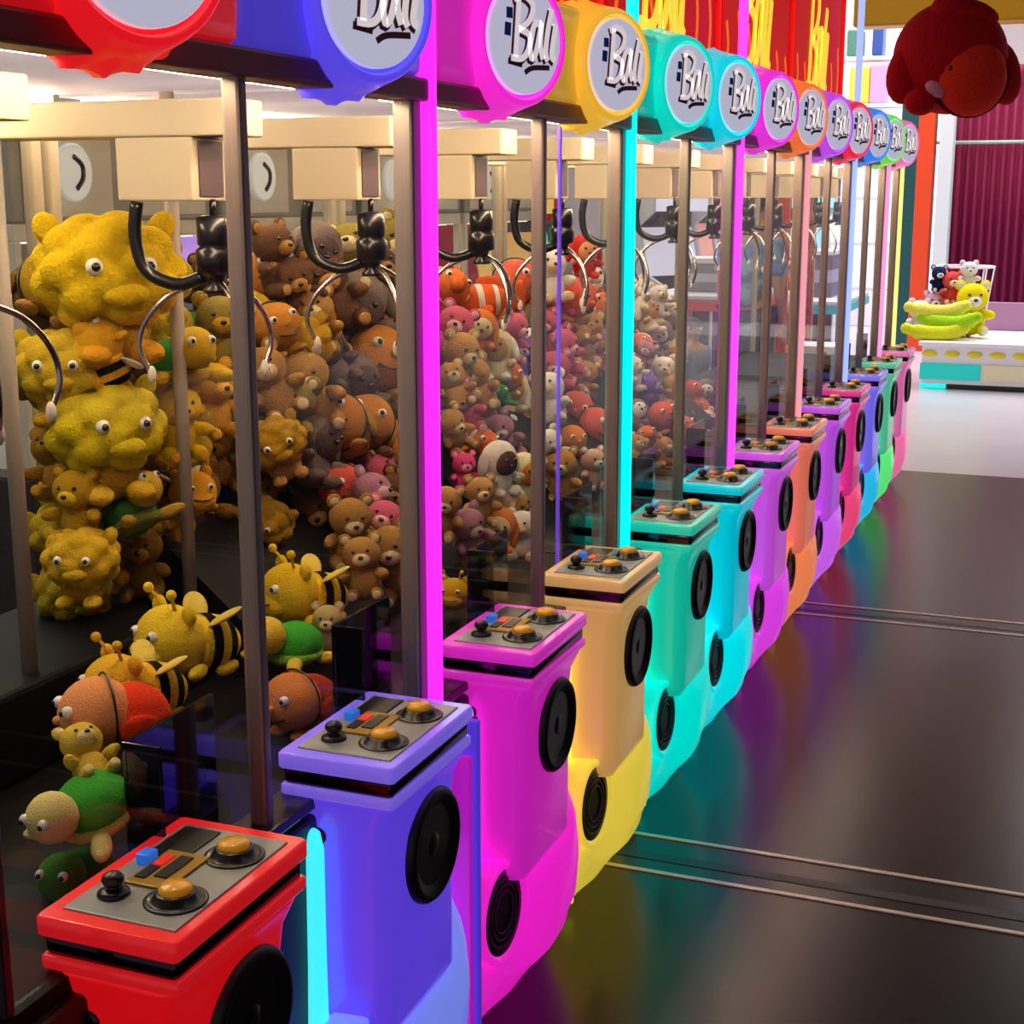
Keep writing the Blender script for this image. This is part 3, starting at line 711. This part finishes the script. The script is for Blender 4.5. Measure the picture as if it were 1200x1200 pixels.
# ------------------------------------------------------------------ people behind the row
def skin(name, V, E, Rd, m, parent, sub=2):
    me = bpy.data.meshes.new(name); me.from_pydata(V, E, []); me.materials.append(m)
    o = link(name, me, parent)
    md = o.modifiers.new('skin', 'SKIN'); md.use_smooth_shade = True
    for v, r in zip(me.skin_vertices[0].data, Rd): v.radius = r if hasattr(r, '__len__') else (r, r)
    me.skin_vertices[0].data[0].use_root = True
    s = o.modifiers.new('sub', 'SUBSURF'); s.levels = s.render_levels = sub
    return o
def person(label, loc, rz, h, shirt, trous, hair, skinc='#c89878'):
    root = thing('person', label, 'person', loc, rz, 'people behind the machines', h / 1.75)
    ms = mat('skin', skinc, .6)
    # one continuous body: pelvis first
    V = [(0, 0, .95), (0, 0, 1.1), (0, .01, 1.3), (0, .01, 1.43), (0, 0, 1.5), (0, -.01, 1.56), (0, -.015, 1.64), (0, -.005, 1.72),
         (.09, 0, .9), (.1, -.01, .5), (.1, .02, .08), (.11, -.13, .035), (-.09, 0, .9), (-.1, .03, .5), (-.1, .05, .08), (-.11, -.1, .035),
         (.18, .01, 1.40), (.22, .02, 1.13), (.23, -.04, .88), (.235, -.06, .80), (-.18, .01, 1.40), (-.22, .03, 1.13), (-.2, -.08, .9), (-.195, -.12, .82)]
    E = [(0, 1), (1, 2), (2, 3), (3, 4), (4, 5), (5, 6), (6, 7), (0, 8), (8, 9), (9, 10), (10, 11), (0, 12), (12, 13), (13, 14), (14, 15),
         (3, 16), (16, 17), (17, 18), (18, 19), (3, 20), (20, 21), (21, 22), (22, 23)]
    Rd = [.13, .12, .15, .1, .05, .055, .088, .06, .09, .06, .042, .035, .09, .06, .042, .035, .052, .042, .03, .034, .052, .042, .03, .034]
    body = skin('body', V, E, Rd, ms, root)
    for sx, hx, hy, hz in ((1, .235, -.06, .80), (-1, -.195, -.12, .82)):
        for f in range(4):
            bb = MB(); fy = hy - .03 + .02 * f; bb.tube([(hx, fy, hz), (hx + sx * .004, fy - .004, hz - .05), (hx - sx * .008, fy - .008, hz - .085 + .006 * abs(f - 1.5))], [.0095, .009, .007], 8)
            bb.build('finger', ms, root)
        bb = MB(); bb.tube([(hx, hy - .03, hz + .03), (hx - sx * .012, hy - .06, hz), (hx - sx * .016, hy - .065, hz - .03)], [.011, .010, .008], 8); bb.build('thumb', ms, root)
    for s in (-1, 1):
        MB().ball((s * .032, -.088, 1.655), (.013, .008, .009), u=10, v=8).build('eye', mat('eye_white', WHT, .3), root)
        MB().ball((s * .09, 0, 1.645), (.014, .024, .034), u=10, v=8).build('ear', ms, root)
    MB().ball((0, -.105, 1.63), (.014, .02, .024), u=10, v=8).build('nose', ms, root)
    MB().ball((0, -.092, 1.592), (.028, .01, .007), u=10, v=8).build('mouth', mat('lips', '#a85a50', .5), root)
    MB().ball((0, .02, 1.68), (.1, .105, .088)).build('hair', mat('hair', hair, .6), root)
    VS = [(0, 0, .93), (0, 0, 1.1), (0, .01, 1.3), (0, .01, 1.43), (.18, .01, 1.40), (.222, .02, 1.17), (-.18, .01, 1.40), (-.222, .03, 1.17)]
    skin('shirt', VS, [(0, 1), (1, 2), (2, 3), (3, 4), (4, 5), (3, 6), (6, 7)], [.155, .15, .17, .115, .075, .07, .075, .07], shirt, root)
    VT = [(0, 0, .93), (.09, 0, .88), (.1, -.01, .5), (.1, .02, .07), (-.09, 0, .88), (-.1, .03, .5), (-.1, .05, .07)]
    skin('trousers', VT, [(0, 1), (1, 2), (2, 3), (0, 4), (4, 5), (5, 6)], [.145, .11, .085, .068, .11, .085, .068], trous, root)
    for s, y in ((1, -.04), (-1, -.01)): MB().ball((s * .105, y - .02, .04), (.05, .13, .042)).build('shoe', mat('shoe', '#2c2a30', .6), root)
    return root
def patterned(name, a, c, scale):
    m = mat(name, a, .8); nt = m.node_tree; bs = nt.nodes['Principled BSDF']
    tc = nt.nodes.new('ShaderNodeTexCoord'); vo = nt.nodes.new('ShaderNodeTexNoise'); vo.inputs['Scale'].default_value = scale
    rp = nt.nodes.new('ShaderNodeValToRGB'); rp.color_ramp.elements[0].position = .42; rp.color_ramp.elements[1].position = .58
    rp.color_ramp.elements[0].color = lin(c); rp.color_ramp.elements[1].color = lin(a)
    nt.links.new(tc.outputs['Object'], vo.inputs[0]); nt.links.new(vo.outputs['Fac'], rp.inputs[0]); nt.links.new(rp.outputs[0], bs.inputs['Base Color'])
    return m
person('person in a pale blue patterned short-sleeved shirt standing behind the magenta machine', (-2.25, 10.3, 0), R(165), 1.78, patterned('patterned_shirt', '#a8d4e8', '#6c8cc8', 9), mat('dark_jeans', '#2c3848', .8), '#241a18')
person('child in a grey tee shirt reaching down behind the cyan machine', (-2.32, 9.0, 0), R(60), 1.0, mat('grey_tee', '#8e9ab4', .8), mat('pale_jeans', '#9cb4c8', .8), '#5a3424')

# ------------------------------------------------------------------ far end: stall, pillars, curtain, hanging plush
def box_thing(name, label, cat, a, b_, m, bev=.01, group=None):
    o = MB().box(a, b_, bev).build(name, m); return tag(o, label, cat, group)
st = thing('toy_stall', 'white toy stall with cyan panel and yellow dotted edge at the far right', 'stall', (-.6, 14.6, 0))
wm = mat('white_laminate', '#f2f0f4', .4); cy_ = mat('cyan_panel', '#10d8cc', .4, emit=.2); pkm = mat('pale_yellow_panel', '#f4ecc0', .5); yd = mat('yellow_dot', '#f0e018', .5)
MB().box((-.85, -.55, .05), (1.6, .85, .40), .01).build('counter', wm, st)
MB().box((-.8, -.5, 0), (1.55, .75, .05)).build('plinth', m_black, st)
MB().box((-.86, -.565, .09), (-.32, -.548, .24), .004).build('front_panel', cy_, st)
MB().box((-.30, -.565, .09), (.8, -.548, .24), .004).build('front_panel', pkm, st)
MB().box((-.88, -.6, .40), (1.65, .88, .44), .01).build('countertop', wm, st)
for q in range(9): MB().ball((-.78 + .2 * q, -.555, .33), (.07, .025, .03), u=12, v=8).build('dot', yd, st)
MB().box((-.86, -.53, .004), (-.62, -.505, .045)).build('light_strip', mat('cyan_light', '#10e8e0', .4, emit=.8), st)
MB().box((-.8, .84, .44), (1.5, .87, .72), .01).build('back_rail', mat('mauve_rail', '#b888b0', .5), st)
def banana(px, py, Y, c, cn, ln, rz, label):
    p = on_y(px, py, Y)
    b = MB(); b.tube(smooth_path([(-ln / 2, 0, .02), (-ln * .2, 0, -.03), (ln * .2, 0, -.03), (ln / 2, 0, .05)], 5), [.02] + [.05] * 3 + [.068] * 9 + [.05] * 2 + [.02], 12)
    o = b.build('plush_banana', plush(c)); o.location = p; o.rotation_euler = (0, 0, rz)
    tag(o, label, 'plush toy', 'plush toys on the stall')
def on_top(px, Y, z): p = on_y(px, 400, Y); return (p.x, Y, z)
banana(1096, 386, 14.2, '#d8e030', 'lime', .62, .15, 'long lime plush lying along the stall counter, lowest of its pile')
banana(1112, 374, 14.28, '#a8d828', 'green', .6, -.2, 'bright green long plush lying second on the stall pile')
banana(1098, 361, 14.36, '#f0e860', 'yellow', .6, .1, 'pale yellow long plush on top of the stall pile')
for (px, z, s, c, nm) in ((1136, .72, .52, '#f4e010', 'bright yellow'), (1112, .90, .34, '#e8504c', 'coral red'), (1076, .62, .36, '#e8e8e8', 'white'), (1096, .98, .26, '#1c2858', 'navy'), (1130, 1.02, .28, '#f0f0f0', 'snow white')):
    o = toy('bear', b3(c, WHI), on_top(px, 14.62 + (.12 if z > .8 else 0), z), s, rz=15, label='%s bear plush on top of the far stall' % nm); o['group'] = 'plush toys on the stall'
for (px, z, s, c, nm) in ((1108, .60, .36, '#c8d8e8', 'pale blue'), (1092, .70, .34, '#e0a0c0', 'pale pink'), (1124, .62, .36, '#f0a030', 'amber')):
    o = toy('bear', b3(c, WHI), on_top(px, 14.72, z), s, rz=15, label='%s bear plush in the middle of the heap on the far stall' % nm); o['group'] = 'plush toys on the stall'
q0 = on_y(1130, 330, 15.15)
bs = thing('wire_basket', 'pale wire basket standing behind the plush on the far stall', 'basket', (q0.x, 15.08, .44))
for zz, rr_ in ((.01, .2), (.3, .24), (.64, .28)): MB().torus((0, 0, zz), (0, 0, 1), rr_, .012, 28, 6).build('hoop', wm, bs)
for q in range(8):
    a = 2 * pi * q / 8; MB().tube([(.2 * cos(a), .2 * sin(a), 0), (.28 * cos(a), .28 * sin(a), .64)], .008, 6).build('wire', wm, bs)
def col_at(name, label, cat, px0, px1, Y, z0, z1, m, dep=.3):
    a, b_ = on_y(px0, 230, Y), on_y(px1, 230, Y)
    return box_thing(name, label, cat, (a.x, Y, z0), (b_.x, Y + dep, z1), m, .01)
col_at('pillar', 'orange square pillar beyond the end of the machine row', 'pillar', 1072, 1091, 17.5, 0, 3.8, mat('orange_pillar', '#e8481c', .5))
col_at('pillar', 'pale blue-white pillar between the orange pillar and the magenta curtain', 'pillar', 1097, 1113, 17.5, 0, 3.8, mat('pale_pillar', '#dfeaf0', .5))
col_at('door_panel', 'dark teal panel seen between the last machine and the orange pillar', 'panel', 1052, 1073, 18.2, 0, 3.8, mat('teal_panel', '#0f5a5c', .5), .06)
b = MB(); pa, pb = on_y(1114, 230, 18), on_y(1260, 230, 18); n = 80
fr = [(pa.x + (pb.x - pa.x) * i / n, 18 + .05 * sin(i * 1.1)) for i in range(n + 1)]
b.loft([[(x, y, .1), (x, y + .02, .1), (x, y + .02, 3.2), (x, y, 3.2)] for x, y in fr])
tag(b.build('curtain', mat('magenta_curtain', '#8a1248', .8)), 'dark magenta curtain hanging at the far right behind the stall', 'curtain')
tag(MB().cyl((pa.x - .3, 17.9, 2.35), (pb.x, 17.9, 2.35), .02).build('rail', mat('pale_rail', '#9cc8b8', .4)), 'thin pale rail running in front of the magenta curtain', 'rail')
ga, gb = on_y(1000, 12, 14), on_y(1300, 12, 14)
box_thing('beam', 'gold painted ceiling beam above the far end of the row', 'beam', (ga.x, 14, 3.24), (gb.x, 14.3, 6.0), mat('gold_beam', '#c89010', .4), .02)
# white shop shelf with coloured stock
sp = on_y(1012, 100, 20.5)
sh = thing('display_shelf', 'white shop shelf unit with coloured stock behind the far badges', 'shelf', (sp.x, 20.5, 0))
lit = mat('lit_white', '#f6f6fa', .5, emit=.6)
MB().box((-1.3, .3, 0), (1.3, .36, 4.4)).build('back_board', lit, sh)
for zz in (.5, 1.1, 1.7, 2.3, 2.9, 3.5): MB().box((-1.3, -.1, zz), (1.3, .3, zz + .05), .005).build('shelf', wm, sh)
for px, wd, z, h, c, nm in ((1008, .13, 2.955, .46, '#f4d84c', 'yellow'), (1030, .11, 2.955, .48, '#e0a8d8', 'pale pink'), (1038, .08, 2.355, .4, '#3888d8', 'blue'), (1000, .12, 2.355, .4, '#e03020', 'red'), (1020, .09, 2.355, .38, '#8a58c8', 'purple'), (1027, .07, 3.555, .4, '#3050a0', 'navy'), (1000, .1, 3.555, .34, '#508878', 'sea green')):
    x = on_y(px, 100, 20.5).x
    o = MB().box((x - wd, 20.42, z), (x + wd, 20.72, z + h), .02).build('stock_box', mat('stock', c, .5))
    tag(o, '%s box standing on the white shop shelf beyond the far badges' % nm, 'box', 'boxes on the shop shelf')
# big red plush hanging over the aisle
hp = on_y(1112, 88, 10.0)
hg = thing('hanging_plush', 'big round dark red plush hanging over the aisle at top right', 'plush toy', tuple(hp), R(30), None, .86)
mr, mr2, mr3 = plush('#b80c18'), plush('#e0301c'), plush('#d8889c')
MB().ball((0, 0, .12), (.42, .36, .40), u=28, v=20).build('body', mr, hg)
MB().ball((.06, -.22, -.03), (.27, .2, .28), u=24, v=16).build('belly', mr2, hg)
MB().ball((-.32, -.02, .02), (.16, .12, .24), (0, .3, 0)).build('fin', mr, hg)
MB().ball((.40, -.02, .02), (.14, .12, .24), (0, -.3, 0)).build('fin', mr, hg)
MB().ball((-.28, -.16, -.2), (.12, .1, .1)).build('foot', mr, hg)
MB().ball((-.2, -.24, -.12), (.09, .06, .05), (0, .5, 0)).build('cheek', mr3, hg)
MB().ball((-.14, -.33, .02), .022, u=10, v=8).build('eye', m_black, hg)
MB().torus((.06, -.19, .0), (0, -1, .1), .29, .03, 36, 8).build('hood_seam', plush('#6a0810'), hg)
MB().ball((.02, -.16, .42), (.26, .16, .1), (0, .2, 0)).build('crest', mr, hg)
MB().cyl((0, 0, .5), (0, 0, (3.8 - hp.z) / .86), .006).build('cord', m_black, hg)
# orange and purple drapes seen through the far panes
for i, (px0, px1, c, nm) in enumerate(((893, 906, '#6a4ca8', 'violet'), (908, 928, '#e85c30', 'orange'), (941, 958, '#d86878', 'rose'))):
    Y = 13.0; a, b_ = on_y(px0, 230, Y), on_y(px1, 230, Y)
    b = MB(); n = 24
    b.loft([[(a.x + (b_.x - a.x) * q / n, Y + .03 * sin(q * 1.3), .0), (a.x + (b_.x - a.x) * q / n, Y + .02 + .03 * sin(q * 1.3), .0), (a.x + (b_.x - a.x) * q / n, Y + .02 + .03 * sin(q * 1.3), 2.2), (a.x + (b_.x - a.x) * q / n, Y + .03 * sin(q * 1.3), 2.2)] for q in range(n + 1)])
    tag(b.build('banner', patterned('banner_' + nm, c, '#f0b060', 6)), '%s hanging banner seen through the glass of the far machines' % nm, 'banner', 'banners behind the row')

# arcade cabinets and tables out in the hall, seen through the glass
def cabinet(x, y, rz, c, cs, label):
    root = thing('arcade_cabinet', label, 'arcade cabinet', (x, y, 0), R(rz), 'arcade cabinets in the hall')
    mc = mat('cabinet_side', c, .45)
    sd = [(-.4, 0), (.35, 0), (.35, .8), (.48, .9), (.45, .98), (.22, 1.08), (.12, 1.5), (.3, 1.62), (.3, 1.85), (-.4, 1.85)]
    for yy in (-.36, .33): MB().loft([[(u, yy, v) for u, v in sd], [(u, yy + .03, v) for u, v in sd]], smooth=False).build('side_panel', mc, root)
    MB().box((-.39, -.33, 0), (.33, .33, .82)).build('body', m_char, root)
    MB().box((-.39, -.33, .82), (.08, .33, 1.84)).build('back', m_char, root)
    b = MB(); b.loft([[(.13, -.31, 1.06), (.13, .31, 1.06), (.22, .31, 1.06), (.22, -.31, 1.06)], [(.06, -.31, 1.48), (.06, .31, 1.48), (.10, .31, 1.48), (.10, -.31, 1.48)]], smooth=False); b.build('screen', mat('lit_screen', cs, .3, emit=.3), root)
    MB().box((.08, -.33, .84), (.46, .33, .93), .01).build('control_deck', mat('deck_grey', '#8a868e', .4), root)
    MB().box((.08, -.33, 1.62), (.29, .33, 1.84), .01).build('marquee', mat('lit_marquee', cs, .4, emit=.5), root)
CB = [(-3.7, 13.0, 10, '#d8d4d0', '#f0f0ff', 'white'), (-4.3, 10.6, 10, '#c03028', '#ffd070', 'red'), (-4.0, 14.8, 0, '#d8d8e0', '#ffb0a0', 'pale grey'), (-4.9, 12.4, 0, '#2c7a4c', '#80ffc0', 'green'),
      (-3.3, 17.4, -10, '#e0dcd8', '#a0e8ff', 'cream'), (-5.4, 9.8, 10, '#3a5ab0', '#80e8ff', 'blue'), (-6.2, 8.2, 10, '#b8a890', '#ffe0a0', 'beige'), (-4.6, 16.2, -10, '#c84888', '#ffc0e0', 'pink'),
      (-7.2, 10.6, 10, '#6a4a90', '#d0a0ff', 'violet')]
for x, y, rz, c, cs, nm in CB:
    cabinet(x, y, rz - 40, c, cs, '%s arcade cabinet with lit screen out in the hall behind the row' % nm)
def table(x, y, c, label, h=.76, w_=.6):
    t = thing('table', label, 'table', (x, y, 0))
    MB().box((-.4, -w_, h - .04), (.4, w_, h), .012).build('tabletop', mat('table_white', '#ece8ec', .4), t)
    MB().box((-.41, -w_ - .005, h - .12), (.41, w_ + .005, h - .04), .01).build('apron', mat('table_apron', c, .5), t)
    for sx in (-.35, .35):
        for sy in (-w_ + .06, w_ - .06): MB().cyl((sx, sy, 0), (sx, sy, h - .12), .025).build('leg', m_post, t)
table(-2.80, 11.5, '#e8604c', 'tall white table with coral red apron seen behind the cyan machine', 1.02)
table(-2.98, 9.6, '#18a860', 'low white table with green apron seen behind the teal machine', .55)
table(-2.75, 7.0, '#e0508c', 'white table with pink apron seen behind the yellow console', .8)
table(-2.55, 14.6, '#20d0d8', 'white table with cyan apron near the far end of the row', .8, .8)
def crate(x, y, z, sx, sy, h, c, c2, label):
    t = thing('carton', label, 'box', (x, y, z), 0, 'cartons behind the row')
    MB().box((-sx, -sy, 0), (sx, sy, h), .008).build('carton_body', mat('carton', c, .6), t)
    MB().box((-sx - .004, -sy - .004, h * .35), (sx + .004, sy + .004, h * .65), .002).build('band', mat('carton_band', c2, .6), t)
    MB().box((-sx - .005, -sy - .005, h), (sx + .005, sy + .005, h + .04), .006).build('lid', mat('carton_lid', '#f0eef0', .6), t)
crate(-2.15, 12.4, 0, .2, .2, .5, '#f0eef0', '#e04050', 'white carton with red band on the floor behind the magenta machine')
crate(-2.75, 7.0, .80, .16, .18, .24, '#e84c94', '#f8d0e0', 'pink carton on the pink-aproned table')
crate(-2.80, 11.5, 1.02, .2, .22, .22, '#8c8890', '#c8c4cc', 'grey carton on the coral-aproned table')
crate(-2.98, 9.6, .55, .2, .24, .3, '#c8808c', '#f0d8d0', 'rose carton on the green-aproned table')
crate(-2.55, 14.6, .80, .2, .3, .4, '#6a6480', '#b0a8c8', 'violet-grey carton on the cyan-aproned table')
